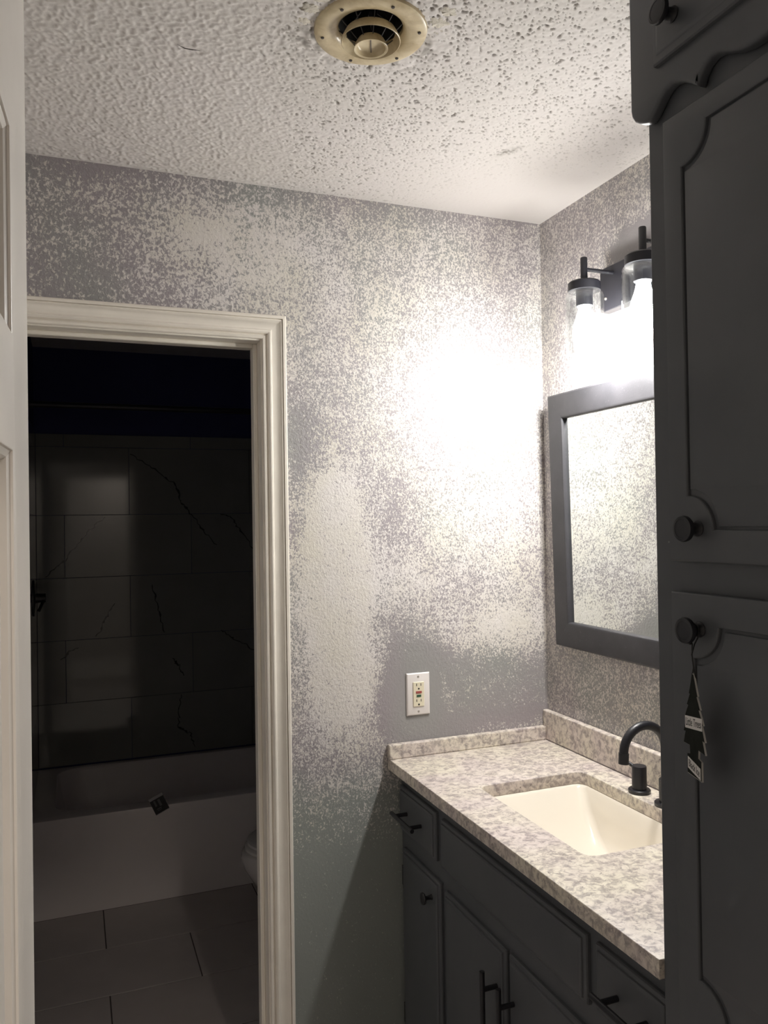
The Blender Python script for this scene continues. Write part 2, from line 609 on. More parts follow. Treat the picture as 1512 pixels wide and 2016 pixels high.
def grid_wall(name, us, vs, to3d, dens, rel, skip=None, mat=None):
    verts, faces = [], []
    U, V = np.meshgrid(us, vs, indexing='ij')
    nu, nv = U.shape
    for i in range(nu):
        for j in range(nv):
            verts.append(to3d(U[i, j], V[i, j]))
    for i in range(nu - 1):
        for j in range(nv - 1):
            cu_, cv_ = (us[i] + us[i + 1]) / 2, (vs[j] + vs[j + 1]) / 2
            if skip and skip(cu_, cv_):
                continue
            a = i * nv + j
            faces.append((a, a + nv, a + nv + 1, a + 1))
    me = bpy.data.meshes.new(name)
    me.from_pydata(verts, [], faces)
    at = me.attributes.new('bare', 'FLOAT', 'POINT')
    at.data.foreach_set('value', bare_to_threshold(dens(U, V)).ravel().astype(np.float32))
    at = me.attributes.new('relief', 'FLOAT', 'POINT')
    at.data.foreach_set('value', rel(U, V).ravel().astype(np.float32))
    at = me.attributes.new('coarse', 'FLOAT', 'POINT')
    cz = smooth(-0.65, -1.0, U) * smooth(1.9, 2.05, V) if name == 'wall_back' else U * 0
    at.data.foreach_set('value', cz.ravel().astype(np.float32))
    o = link(name, me, mat)
    return o

xs = np.unique(np.round(np.concatenate([np.arange(ROOM_L, 0.0, 0.02), [DOOR_L - 0.012, DOOR_R + 0.012, 0.0]]), 5))
zs = np.unique(np.round(np.concatenate([np.arange(0, H, 0.02), [HEAD + 0.012, H]]), 5))
inside = lambda x, z: DOOR_L - 0.012 < x < DOOR_R + 0.012 and z < HEAD + 0.012
wall_back = grid_wall('wall_back', xs, zs, lambda x, z: (x, 0.0, z), back_density, back_relief, inside, M['wall'])
tag(wall_back, 'grey painted back wall scraped to patches of bare plaster', kind='structure')
# its thickness and the far face towards the tub room
core = bmesh.new()
add_box(core, DOOR_R + 0.012, TUB_R, 0.004, WT, 0, H)
add_box(core, ROOM_L, DOOR_L - 0.012, 0.004, WT, 0, H)
add_box(core, DOOR_L - 0.012, DOOR_R + 0.012, 0.004, WT, HEAD + 0.012, H)
under(obj('wall_core', core, M['plain']), wall_back)

ys = np.unique(np.round(np.concatenate([np.arange(ROOM_F, 0.0, 0.02), [0.0]]), 5))
wall_right = grid_wall('wall_right', ys, zs, lambda y, z: (0.0, y, z), right_density, right_relief, None, M['wall'])
tag(wall_right, 'scraped grey wall behind the mirror and lamp', kind='structure')
core = bmesh.new(); add_box(core, 0.003, 0.10, ROOM_F, 0.0, 0, H)
under(obj('wall_core', core, M['plain']), wall_right)

tag(boxo('wall_left', ROOM_L - 0.1, ROOM_L, ROOM_F - 0.1, 0.0, 0, H, M['plain']), 'plain grey wall behind the open white door', kind='structure')
bm = bmesh.new()
add_box(bm, ROOM_L, -1.40, ROOM_F - 0.1, ROOM_F, 0, H)
add_box(bm, -0.765, 0.0, ROOM_F - 0.1, ROOM_F, 0, H)  # unseen jamb edge set to keep the added lamp off the under-counter wall
add_box(bm, -1.40, -0.765, ROOM_F - 0.1, ROOM_F, 2.04, H)
tag(obj('wall_front', bm, M['plain']), 'pale wall with the entry doorway behind the camera', kind='structure')
bm = bmesh.new()
add_box(bm, -2.2, 0.3, -3.6, -3.5, 0, H)
add_box(bm, -2.3, -2.2, -3.6, ROOM_F - 0.1, 0, H)
add_box(bm, 0.3, 0.4, -3.6, ROOM_F - 0.1, 0, H)
add_box(bm, -2.3, 0.4, -3.6, ROOM_F - 0.1, H, H + 0.05)
add_box(bm, -2.3, 0.4, -3.6, ROOM_F - 0.1, -0.05, 0.0)
tag(obj('wall_hall', bm, M['plain']), 'pale hallway behind the camera', kind='structure')

# ceiling: popcorn relief as real geometry in the vanity room
def build_ceiling():
    step = 0.0021
    cx0, cx1, cy0, cy1 = ROOM_L, 0.0, -1.32, 0.0
    X1 = np.linspace(cx0, cx1, int((cx1 - cx0) / step) + 1)
    Y1 = np.linspace(cy0, cy1, int((cy1 - cy0) / step) + 1)
    dx, dy = X1[1] - X1[0], Y1[1] - Y1[0]
    X, Y = np.meshgrid(X1, Y1, indexing='ij')

    def blur(a, s):
        k = int(3 * s) + 1
        w = np.exp(-0.5 * (np.arange(-k, k + 1) / s) ** 2); w /= w.sum()
        a = np.apply_along_axis(lambda r: np.convolve(np.pad(r, k, 'edge'), w, 'valid'), 0, a)
        a = np.apply_along_axis(lambda r: np.convolve(np.pad(r, k, 'edge'), w, 'valid'), 1, a)
        return a

    def field(s):
        a = blur(rng.standard_normal(X.shape), s)
        return (a - a.mean()) / a.std()

    fine, mid = field(1.0), field(1.25)

    def spots(per_m2, s):
        a = np.zeros(X.shape)
        n = int(per_m2 * (cx1 - cx0) * (cy1 - cy0))
        a[rng.integers(0, X.shape[0], n), rng.integers(0, X.shape[1], n)] = rng.uniform(0.5, 1.3, n)
        return blur(a, s) * (2 * PI * s * s)
    holes = np.clip(spots(8500, 0.68) + spots(2600, 1.0), 0, 1.3)
    # blobs at the left, flattened with open pits at the right, smoothed out at the far right corner
    wr = smooth(-1.05, -0.70, X + 0.25 * (-(Y) - 0.4))
    corner = smooth(0.80, 0.28, np.hypot(X, Y * 1.1))
    lumps = 0.0016 * smooth(-0.2, 1.9, mid) + 0.0006 * np.clip(mid, -1.5, 0) + 0.0002 * fine
    pits = -0.0032 * smooth(0.25, 0.9, holes)
    flat = 0.0003 * mid + pits
    h = lumps * (1 - wr) + flat * wr
    h *= (1 - 0.93 * corner)
    # damaged ring of loose paint round the grille
    rr = np.hypot(X + 0.795, Y + 0.71)
    ang = np.arctan2(Y + 0.71, X + 0.795)
    ringm = np.exp(-0.5 * ((rr - 0.115) / 0.022) ** 2) * (0.5 + 0.5 * np.sin(3 * ang + 0.4))
    h += ringm * (0.0017 * np.clip(field(3.2), -0.6, 1.6))
    edge = np.minimum.reduce([-Y / 0.012, -X / 0.012, (X - cx0) / 0.012, np.ones_like(X)])
    h *= np.clip(edge, 0, 1)
    Z = H - 0.001 - (h - h.min() * 0)                        # bumps hang down
    dirt_and_shade = 0.85 * smooth(0.35, 0.9, holes) * wr * (1 - corner)  # pits darkened in the colour to deepen their shade
    dirt_and_shade += ringm * 0.65 * smooth(-0.3, 1.2, field(2.6))
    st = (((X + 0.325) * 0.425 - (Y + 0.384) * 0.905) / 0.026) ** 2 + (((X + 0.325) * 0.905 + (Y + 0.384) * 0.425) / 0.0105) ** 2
    dirt_and_shade += 0.55 * np.exp(-0.5 * st ** 1.6) * (0.7 + 0.3 * fine)
    dirt_and_shade = np.clip(dirt_and_shade, 0, 0.9)
    hole = rr < 0.085
    n, m = X.shape
    idx = np.arange(n * m).reshape(n, m)
    q = np.stack([idx[:-1, :-1], idx[:-1, 1:], idx[1:, 1:], idx[1:, :-1]], -1).reshape(-1, 4)
    q = q[~hole[:-1, :-1].ravel()]
    me = bpy.data.meshes.new('ceiling')
    V = np.stack([X, Y, Z], -1).reshape(-1, 3).astype(np.float32)
    me.vertices.add(len(V)); me.vertices.foreach_set('co', V.ravel())
    me.loops.add(q.size); me.loops.foreach_set('vertex_index', q.ravel().astype(np.int32))
    me.polygons.add(len(q)); me.polygons.foreach_set('loop_start', (np.arange(len(q)) * 4).astype(np.int32))
    me.update(calc_edges=True)
    me.validate()
    at = me.attributes.new('dirt_and_shade', 'FLOAT', 'POINT')
    at.data.foreach_set('value', dirt_and_shade.ravel().astype(np.float32))
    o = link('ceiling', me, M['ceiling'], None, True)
    tag(o, 'off white popcorn textured ceiling', kind='structure')
    return o

ceiling = build_ceiling()
bm = bmesh.new()
for (a0, a1, b0, b1) in ((ROOM_L - .1, 0.1, ROOM_F - .1, -1.32), (ROOM_L - .1, 0.1, WT, TUB_B + 0.1),):
    add_box(bm, a0, a1, b0, b1, H, H + 0.05)
add_box(bm, ROOM_L - .1, 0.1, -1.32, WT, H + 0.25, H + 0.3)
under(obj('ceiling_slab', bm, M['plain']), ceiling)

# cracked flakes of paint beside the grille
def flake(cx, cy, r, seed, dz):
    rd = random.Random(seed)
    n = 26
    dz *= 0.45
    bm = bmesh.new()
    top = [bm.verts.new((cx + r * (0.62 + 0.66 * rd.random()) * math.cos(2 * PI * k / n), cy + r * (0.62 + 0.66 * rd.random()) * math.sin(2 * PI * k / n) * 0.8, H - 0.0005)) for k in range(n)]
    low = [bm.verts.new((v.co.x * 0.8 + cx * 0.2, v.co.y * 0.8 + cy * 0.2, H - dz * (0.6 + 0.7 * rd.random()))) for v in top]
    c = bm.verts.new((cx, cy, H - dz * 0.7))
    for k in range(n):
        k2 = (k + 1) % n
        bm.faces.new((top[k], top[k2], low[k2], low[k]))
        bm.faces.new((low[k], low[k2], c))
    return under(obj('paint_flake', bm, M['flake'], None, True), ceiling)
for i, (cx, cy, r, dz) in enumerate(((-0.915, -0.735, 0.019, 0.005), (-0.908, -0.768, 0.022, 0.006), (-0.916, -0.695, 0.014, 0.004), (-0.893, -0.800, 0.018, 0.005),
                                     (-0.690, -0.772, 0.018, 0.004), (-0.688, -0.805, 0.016, 0.004), (-0.678, -0.748, 0.012, 0.003))):
    flake(cx, cy, r, 20 + i, dz)
bm = bmesh.new()
add_tube(bm, [(-1.112, -0.563, 2.434), (-1.098, -0.560, 2.431), (-1.085, -0.560, 2.431), (-1.070, -0.559, 2.433)], [0.0002, 0.0008, 0.0008, 0.0002], 6)
under(obj('loose_fibre', bm, M['fibre']), ceiling)

# floor: grout bed and separate tiles
floor = boxo('floor', ROOM_L - 0.1, 0.15, ROOM_F - 0.1, TUB_B + 0.1, -0.05, -0.003, M['grout'])
tag(floor, 'beige porcelain tile floor with dark joints', kind='structure')
tile_mesh = {}
def floor_tiles():
    row = 0
    y1 = 1.455
    while y1 > ROOM_F:
        y0 = max(y1 - 0.3185, ROOM_F)
        off = -1.197 if row % 2 == 0 else -0.893
        x = off - 0.61 * 3
        while x < 0.05:
            a, b_ = max(x, ROOM_L), min(x + 0.61, 0.05)
            if b_ - a > 0.02:
                key = (round(b_ - a, 4), round(y1 - y0, 4))
                if key not in tile_mesh:
                    bm = bmesh.new()
                    add_box(bm, 0.0022, b_ - a - 0.0022, 0.0022, y1 - y0 - 0.0022, -0.003, 0.0, 0.0008, 1)
                    me = bpy.data.meshes.new('tile'); bm.to_mesh(me); bm.free()
                    me.materials.append(M['floor'])
                    tile_mesh[key] = me
                o = bpy.data.objects.new('tile', tile_mesh[key])
                C.objects.link(o); o.parent = floor
                o.location = (a, y0, random.uniform(-0.0003, 0.0003))
            x += 0.61
        y1 -= 0.3185
        row += 1
floor_tiles()

# ---- door casing and jamb (trim_1)
def casing():
    # profile across the width: (distance from the inner edge, thickness)
    prof = [(0.0, 0.0), (0.0, 0.007), (0.002, 0.009), (0.0075, 0.010), (0.0095, 0.006), (0.011, 0.006), (0.0135, 0.0125), (0.0175, 0.0150), (0.0210, 0.0145), (0.0245, 0.0105), (0.031, 0.0095), (0.040, 0.0115),
            (0.046, 0.0150), (0.0475, 0.0165), (0.0495, 0.0165), (0.0500, 0.0125), (0.0515, 0.0125), (0.0520, 0.0185), (0.0575, 0.0185), (0.060, 0.017), (0.0615, 0.014), (0.0615, 0.0)]
    bm = bmesh.new()
    xi_r, xi_l, zi = -0.8425 + 0.004, DOOR_L - 0.004, HEAD + 0.004
    stations = []
    for (bx, bz, ox, oz) in ((xi_r, 0.0, 1, 0), (xi_r, zi, 1, 1), (xi_l, zi, -1, 1), (xi_l, 0.0, -1, 0)):
        stations.append([bm.verts.new((bx + ox * w, -t, bz + oz * w)) for w, t in prof])
    for a, b in zip(stations[:-1], stations[1:]):
        for k in range(len(prof) - 1):
            bm.faces.new((a[k], a[k + 1], b[k + 1], b[k]))
    return bm
trim = obj('trim_1', casing(), M['trim'], None, auto=28)
tag(trim, 'white moulded casing round the doorway to the tub room', kind='structure')
bm = bmesh.new()
J = 0.018
add_box(bm, DOOR_R, DOOR_R + J, -0.001, WT + 0.002, 0, HEAD + J, 0.001, 1)
add_box(bm, DOOR_L - J, DOOR_L, -0.001, WT + 0.002, 0, HEAD + J, 0.001, 1)
add_box(bm, DOOR_L, DOOR_R, -0.001, WT + 0.002, HEAD, HEAD + J, 0.001, 1)
under(obj('door_jamb', bm, M['trim']), trim)
bm = bmesh.new()
add_box(bm, DOOR_R - 0.011, DOOR_R, 0.040, 0.075, 0, HEAD, 0.002, 1)
add_box(bm, DOOR_L, DOOR_L + 0.011, 0.040, 0.075, 0, HEAD, 0.002, 1)
add_box(bm, DOOR_L + 0.011, DOOR_R - 0.011, 0.040, 0.075, HEAD - 0.011, HEAD, 0.002, 1)
under(obj('door_stop', bm, M['trim']), trim)

# ---- open white panel door beside the camera (door_1); local frame: u along the door from its free edge, face +x
def white_door():
    root = empty('door_1', (-1.327, -1.35, 0.006))
    root.rotation_euler = (0, 0, math.radians(-3.2))
    tag(root, 'white panelled door standing open at the left edge of the photo', kind='structure')
    W, T = 0.71, 0.035
    # stile and rail sheet with openings
    def rect(a0, a1, b0, b1):
        return [(a0, b0), (a1, b0), (a1, b1), (a0, b1)]
    opens = []
    for (b0, b1) in ((0.19, 0.78), (0.90, 1.617), (1.697, 1.835)):
        opens.append((0.092, 0.322, b0, b1)); opens.append((0.398, 0.622, b0, b1))
    # plate plane: u -> -y (away from the free edge), v -> z, w -> +x
    base = Matrix(((0, 0, 1, -0.006), (-1, 0, 0, 0), (0, 1, 0, 0), (0, 0, 0, 1)))
    loops = [rect(0, W, 0, 2.03)] + [rect(*o) for o in opens]
    fr = plateo('stile_and_rail', loops, 0.012, base, M['door'], None, 0.0015, 1); fr.parent = root
    bk = bmesh.new(); add_box(bk, -T, -0.0115, -W, 0, 0, 2.03)
    o = obj('door_core', bk, M['door']); o.parent = root
    for (a0, a1, b0, b1) in opens:
        bm = bmesh.new()
        rings = []
        for ins, x in ((0.0, -0.002), (0.004, -0.004), (0.008, -0.0105), (0.014, -0.0105), (0.040, -0.0035), (0.044, -0.0035)):
            rings.append([bm.verts.new((x, -u, v)) for u, v in rect(a0 + ins, a1 - ins, b0 + ins, b1 - ins)])
        for a, b in zip(rings[:-1], rings[1:]):
            for k in range(4):
                bm.faces.new((a[k], a[(k + 1) % 4], b[(k + 1) % 4], b[k]))
        bm.faces.new(rings[-1])
        o = obj('panel', bm, M['door'], root, auto=20)
white_door()

# ------------------------------------------------------------------ tub room beyond the doorway
wall_far = boxo('wall_far', TUB_L, TUB_R, TUB_B + 0.008, TUB_B + 0.1, 0, H, M['navy'])
tag(wall_far, 'dark blue wall above marble tiles behind the tub', kind='structure')
wall_far_left = boxo('wall_far_left', TUB_L - 0.1, TUB_L, WT, TUB_B + 0.1, 0, H, M['navy'])
tag(wall_far_left, 'left end wall of the tub alcove', kind='structure')
wall_far_right = boxo('wall_far_right', TUB_R, TUB_R + 0.1, WT, TUB_B + 0.1, 0, H, M['navy'])
tag(wall_far_right, 'right end wall of the tub room', kind='structure')

def wall_tiles(parent, a_lo, a_hi, joint, place):
    rows = [(0.395, 0.700), (0.700, 1.005), (1.005, 1.311), (1.311, 1.619), (1.619, 1.955), (1.955, 2.018)]
    cache = {}
    for i, (z0, z1) in enumerate(rows):
        off = joint + (0.305 if i % 2 else 0.0)
        x = off - 0.61 * 4
        while x < a_hi:
            a, b_ = max(x, a_lo), min(x + 0.61, a_hi)
            if b_ - a > 0.015:
                key = (round(b_ - a, 4), round(z1 - z0, 4))
                if key not in cache:
                    bm = bmesh.new()
                    add_box(bm, 0.0009, b_ - a - 0.0009, -0.008, 0.0, 0.0009, z1 - z0 - 0.0009, 0.0007, 1)
                    me = bpy.data.meshes.new('tile'); bm.to_mesh(me); bm.free()
                    me.materials.append(M['tile'])
                    cache[key] = me
                o = bpy.data.objects.new('tile', cache[key])
                C.objects.link(o)
                place(o, a, z0)
                under(o, parent)
            x += 0.61
def place_far(o, a, z):
    o.location = (a, TUB_B + 0.008, z)
wall_tiles(wall_far, TUB_L + 0.008, TUB_R, -1.03, place_far)
def place_left(o, a, z):
    o.location = (TUB_L, a, z)
    o.rotation_euler = (0, 0, math.radians(90))
wall_tiles(wall_far_left, 1.44, TUB_B, 1.75, place_left)

VEINS = [[(-1.026, 1.921), (-0.915, 1.858), (-0.803, 1.768), (-0.771, 1.676), (-0.736, 1.637), (-0.665, 1.53), (-0.595, 1.457)],
         [(-0.577, 1.616), (-0.519, 1.6), (-0.479, 1.54), (-0.394, 1.417)],
         [(-1.422, 1.323), (-1.352, 1.382), (-1.282, 1.467), (-1.211, 1.553), (-1.146, 1.608)],
         [(-1.193, 1.012), (-1.149, 1.097), (-1.105, 1.176)], [(-0.923, 1.264), (-0.894, 1.134), (-0.866, 1.015)],
         [(-0.579, 1.01), (-0.514, 0.958), (-0.388, 0.885)], [(-0.827, 0.88), (-0.797, 0.842), (-0.772, 0.788)],
         [(-0.786, 0.69), (-0.797, 0.608), (-0.801, 0.53), (-0.743, 0.485), (-0.72, 0.417)], [(-1.357, 0.911), (-1.322, 0.946), (-1.276, 0.967)]]
for vi, pts in enumerate(VEINS):
    rd = random.Random(vi + 5)
    dense = []
    for (x0, z0), (x1, z1) in zip(pts[:-1], pts[1:]):
        n = 8
        for k in range(n):
            t = k / n
            dense.append((x0 + (x1 - x0) * t + rd.uniform(-.006, .006), z0 + (z1 - z0) * t + rd.uniform(-.006, .006)))
    dense.append(pts[-1])
    bm = bmesh.new()
    L_, R_ = [], []
    for i, (x, z) in enumerate(dense):
        w = 0.0015 + 0.005 * rd.random() ** 2 * math.sin(PI * (i + 1) / (len(dense) + 1))
        a, c = dense[max(i - 1, 0)], dense[min(i + 1, len(dense) - 1)]
        t = Vector((c[0] - a[0], c[1] - a[1])).normalized()
        L_.append(bm.verts.new((x - t.y * w, TUB_B - 0.0003, z + t.x * w)))
        R_.append(bm.verts.new((x + t.y * w, TUB_B - 0.0003, z - t.x * w)))
    for k in range(len(dense) - 1):
        bm.faces.new((L_[k], L_[k + 1], R_[k + 1], R_[k]))
    under(obj('vein', bm, M['vein']), wall_far)

# bathtub
def bathtub():
    bm = bmesh.new()
    x0, x1, y0, y1, zt = TUB_L + 0.001, TUB_R - 0.001, 1.455, TUB_B - 0.001, 0.393
    def rr(a0, a1, b0, b1, r, z, n=5):
        out = []
        for cx, cy, st in ((a1 - r, b1 - r, 0), (a0 + r, b1 - r, 90), (a0 + r, b0 + r, 180), (a1 - r, b0 + r, 270)):
            for k in range(n + 1):
                a = math.radians(st + 90 * k / n)
                out.append(bm.verts.new((cx + r * math.cos(a), cy + r * math.sin(a), z)))
        return out
    rings = [rr(x0, x1, y0, y1, 0.004, 0.0), rr(x0, x1, y0, y1, 0.004, zt - 0.012), rr(x0 + .003, x1 - .003, y0 + .003, y1 - .003, 0.006, zt - 0.003), rr(x0 + .012, x1 - .012, y0 + .012, y1 - .012, 0.01, zt),
             rr(x0 + .09, x1 - .07, y0 + .075, y1 - .05, 0.10, zt), rr(x0 + .10, x1 - .08, y0 + .085, y1 - .06, 0.10, zt - 0.012),
             rr(x0 + .15, x1 - .20, y0 + .13, y1 - .10, 0.12, 0.11), rr(x0 + .22, x1 - .30, y0 + .19, y1 - .16, 0.10, 0.07)]
    for a, b in zip(rings[:-1], rings[1:]):
        n = len(a)
        for k in range(n):
            bm.faces.new((a[k], a[(k + 1) % n], b[(k + 1) % n], b[k]))
    bm.faces.new(rings[-1]); bm.faces.new(rings[0])
    root = obj('bathtub', bm, M['tub'], None, auto=40)
    tag(root, 'white alcove bathtub with a flat apron below the marble tiles', 'bathtub')
    return root
bathtub()

# paper product label hanging over the tub edge
root = empty('paper_label', (-0.972, 1.4485, 0.398), 'small black and grey paper label stuck tilted over the tub edge', 'label')
LM = Matrix.Translation((-0.972, 1.4525, 0.398)) @ Matrix.Rotation(math.radians(-24), 4, 'Y') @ Matrix.Rotation(math.radians(90), 4, 'X')
def lab(name, u0, u1, v0, v1, t, mat, off):
    return plateo(name, [[(u0, v0), (u1, v0), (u1, v1), (u0, v1)]], t, LM @ Matrix.Translation((0, 0, off)), mat, root)
lab('label_sheet', -0.030, 0.030, -0.037, 0.040, 0.001, M['foil'], 0)
lab('black_field', -0.0295, 0.0295, -0.034, 0.028, 0.0006, M['black_print'], 0.0007)
lab('grey_bar', -0.017, -0.009, -0.002, 0.024, 0.0004, M['grey_print'], 0.0012)
lab('grey_bar', 0.000, 0.010, -0.008, 0.022, 0.0004, M['grey_print'], 0.0012)
lab('grey_bar', -0.016, 0.004, -0.016, -0.013, 0.0004, M['grey_print'], 0.0012)
lab('grey_bar', -0.016, 0.002, -0.022, -0.020, 0.0004, M['grey_print'], 0.0012)

# shower curtain rod
root = empty('curtain_rod', (TUB_L, 1.48, 2.06), 'dark straight shower curtain rod above the bathtub', 'rod')
tubeo('rod', [(TUB_L, 1.48, 2.06), (TUB_R, 1.48, 2.06)], 0.0125, M['black'], root, 12)
for x, d in ((TUB_L, 1), (TUB_R, -1)):
    latheo('flange', [(0, 0), (0.026, 0), (0.026, 0.006), (0.016, 0.014), (0, 0.014)], (x, 1.48, 2.06), (d, 0, 0), M['black'], root, 20)

# shower valve with lever, on the left end wall
root = empty('shower_valve', (TUB_L + 0.008, 1.83, 1.25), 'black shower valve lever peeking out beside the white door', 'valve')
latheo('escutcheon', [(0, 0), (0.08, 0), (0.08, 0.004), (0.02, 0.010), (0, 0.010)], (TUB_L + 0.008, 1.83, 1.25), (1, 0, 0), M['black'], root, 28)
latheo('hub', [(0, 0.01), (0.021, 0.01), (0.019, 0.05), (0, 0.052)], (TUB_L + 0.008, 1.83, 1.25), (1, 0, 0), M['black'], root, 20)
tubeo('lever', [(TUB_L + 0.046, 1.83, 1.262), (TUB_L + 0.048, 1.815, 1.235), (TUB_L + 0.036, 1.80, 1.208), (TUB_L + 0.03, 1.795, 1.196)], [0.009, 0.007, 0.006, 0.007], M['black'], root, 10)

# toilet, its bowl pointing left
def toilet():
    cy = 0.88
    root = empty('toilet', (-0.36, cy, 0), 'white toilet whose rounded bowl shows past the door casing', 'toilet')
    def loft(secs, cap=True):
        bm = bmesh.new()
        rings = []
        n = 36
        for z, cx, rx, ry, e in secs:
            ring = []
            for k in range(n):
                a = 2 * PI * k / n
                ca, sa = math.cos(a), math.sin(a)
                ring.append(bm.verts.new((cx + rx * math.copysign(abs(ca) ** e, ca), cy + ry * math.copysign(abs(sa) ** e, sa), z)))
            rings.append(ring)
        for a, b in zip(rings[:-1], rings[1:]):
            for k in range(n):
                bm.faces.new((a[k], a[(k + 1) % n], b[(k + 1) % n], b[k]))
        if cap:
            bm.faces.new(rings[0]); bm.faces.new(rings[-1])
        return bm
    secs = [(0.0, -0.38, 0.235, 0.120, 0.8), (0.02, -0.38, 0.235, 0.120, 0.8), (0.05, -0.38, 0.215, 0.105, 0.85), (0.14, -0.39, 0.215, 0.10, 0.9),
            (0.20, -0.41, 0.235, 0.115, 0.95), (0.26, -0.435, 0.262, 0.142, 1), (0.32, -0.455, 0.277, 0.168, 1), (0.355, -0.46, 0.280, 0.178, 1), (0.372, -0.46, 0.276, 0.178, 1), (0.378, -0.46, 0.268, 0.172, 1)]
    under(obj('bowl', loft(secs), M['toilet'], None, auto=50), root)
    under(obj('seat', loft([(0.3795, -0.455, 0.264, 0.172, 1), (0.383, -0.455, 0.272, 0.180, 1), (0.392, -0.455, 0.272, 0.180, 1), (0.396, -0.455, 0.266, 0.175, 1)]), M['toilet'], None, auto=50), root)
    under(obj('lid', loft([(0.398, -0.45, 0.262, 0.172, 1), (0.401, -0.45, 0.268, 0.178, 1), (0.410, -0.45, 0.268, 0.178, 1), (0.416, -0.45, 0.250, 0.16, 1)]), M['toilet'], None, auto=50), root)
    boxo('tank', -0.165, 0.03, cy - 0.22, cy + 0.22, 0.36, 0.72, M['toilet'], root, 0.02, 3)
    boxo('tank_lid', -0.175, 0.035, cy - 0.23, cy + 0.23, 0.722, 0.755, M['toilet'], root, 0.008, 2)
    latheo('flush_lever', [(0, 0), (0.012, 0), (0.012, 0.012), (0, 0.012)], (-0.165, cy - 0.16, 0.66), (-1, 0, 0), M['screw'], root, 16)
toilet()

# ------------------------------------------------------------------ vanity
CT = 0.9275       # counter top height
CTH = 0.030
END_Y = -1.079    # where the tall cabinet begins
FX = -0.470       # vanity face frame plane

def bar_pull(parent, p0, p1, posts, xf, r=0.0055):
    """straight bar pull in front of a face at xf"""
    p0, p1 = Vector(p0), Vector(p1)
    o = tubeo('pull', [p0, p1], r, M['black'], parent, 12)
    for t in posts:
        q = p0.lerp(p1, t)
        bm = bmesh.new()
        add_tube(bm, [(q.x, q.y, q.z), (xf, q.y, q.z)], r * 0.95, 12)
        s = obj('pull_post', bm, M['black'], None, auto=40)
        s.parent = o
        s.matrix_parent_inverse = world_of(o).inverted()
    return o

EDGE = [(0, 0), (0, 0.006), (0.0015, 0.009), (0.006, 0.0105), (0.0085, 0.0105), (0.0095, 0.0135), (0.013, 0.0155), (0.017, 0.016)]
vanity = empty('vanity_cabinet', (FX, -0.54, 0), 'charcoal painted bathroom vanity base below the granite look counter', 'vanity')
bm = bmesh.new()
add_box(bm, FX, FX + 0.019, END_Y + 0.001, -0.003, 0.09, CT - CTH, 0.001, 1)
add_box(bm, FX + 0.019, -0.003, -0.021, -0.003, 0.09, CT - CTH)
add_box(bm, FX + 0.019, -0.003, END_Y + 0.001, END_Y + 0.019, 0.09, CT - CTH)
add_box(bm, FX + 0.019, -0.003, END_Y + 0.019, -0.021, 0.09, 0.108)
add_box(bm, FX + 0.06, -0.003, END_Y + 0.001, -0.003, 0.0, 0.09)
under(obj('body', bm, M['cabinet']), vanity)
def front(name, y0, y1, z0, z1):
    return ring_slab(name, y0, y1, z0, z1, FX, EDGE, M['cabinet'], vanity)
XF = FX - 0.016
d1 = front('drawer', -0.240, -0.014, 0.738, 0.857)
bar_pull(d1, (XF - 0.034, -0.052, 0.799), (XF - 0.034, -0.190, 0.799), (0.17, 0.83), XF)
fp = front('false_drawer_front', -0.857, -0.272, 0.732, 0.853)
d2 = front('drawer', -1.068, -0.883, 0.738, 0.853)
bar_pull(d2, (XF - 0.034, -0.925, 0.796), (XF - 0.034, -1.045, 0.796), (0.2, 0.8), XF)
da = front('door', -0.262, -0.030, 0.12, 0.694)
latheo('knob', [(0, 0.0), (0.007, 0.0), (0.0055, 0.004), (0.0045, 0.012), (0.006, 0.017), (0.0135, 0.020), (0.0145, 0.023), (0.0135, 0.026), (0, 0.0275)], (XF, -0.226, 0.647), (-1, 0, 0), M['black'], da, 24)
for z in (0.61, 0.24):
    bm = bmesh.new()
    add_tube(bm, [(FX - 0.004, -0.024, z - 0.027), (FX - 0.004, -0.024, z + 0.027)], 0.0045, 10)
    add_box(bm, FX - 0.0025, FX, -0.022, -0.004, z - 0.026, z + 0.026)
    under(obj('hinge', bm, M['black']), vanity)
db = front('door', -0.577, -0.290, 0.12, 0.688)
dc = front('door', -0.873, -0.590, 0.12, 0.688)
dd = front('door', -1.068, -0.893, 0.12, 0.688)
bar_pull(db, (XF - 0.034, -0.549, 0.640), (XF - 0.034, -0.549, 0.470), (0.22, 0.78), XF)
bar_pull(dc, (XF - 0.034, -0.617, 0.640), (XF - 0.034, -0.617, 0.470), (0.22, 0.78), XF)
bar_pull(dd, (XF - 0.034, -0.920, 0.640), (XF - 0.034, -0.920, 0.470), (0.22, 0.78), XF)

def round_rect(a0, a1, b0, b1, r, n=6):
    out = []
    for cx, cy, st in ((a1 - r, b1 - r, 0), (a0 + r, b1 - r, 90), (a0 + r, b0 + r, 180), (a1 - r, b0 + r, 270)):
        for k in range(n + 1):
            a = math.radians(st + 90 * k / n)
            out.append((cx + r * math.cos(a), cy + r * math.sin(a)))
    return out

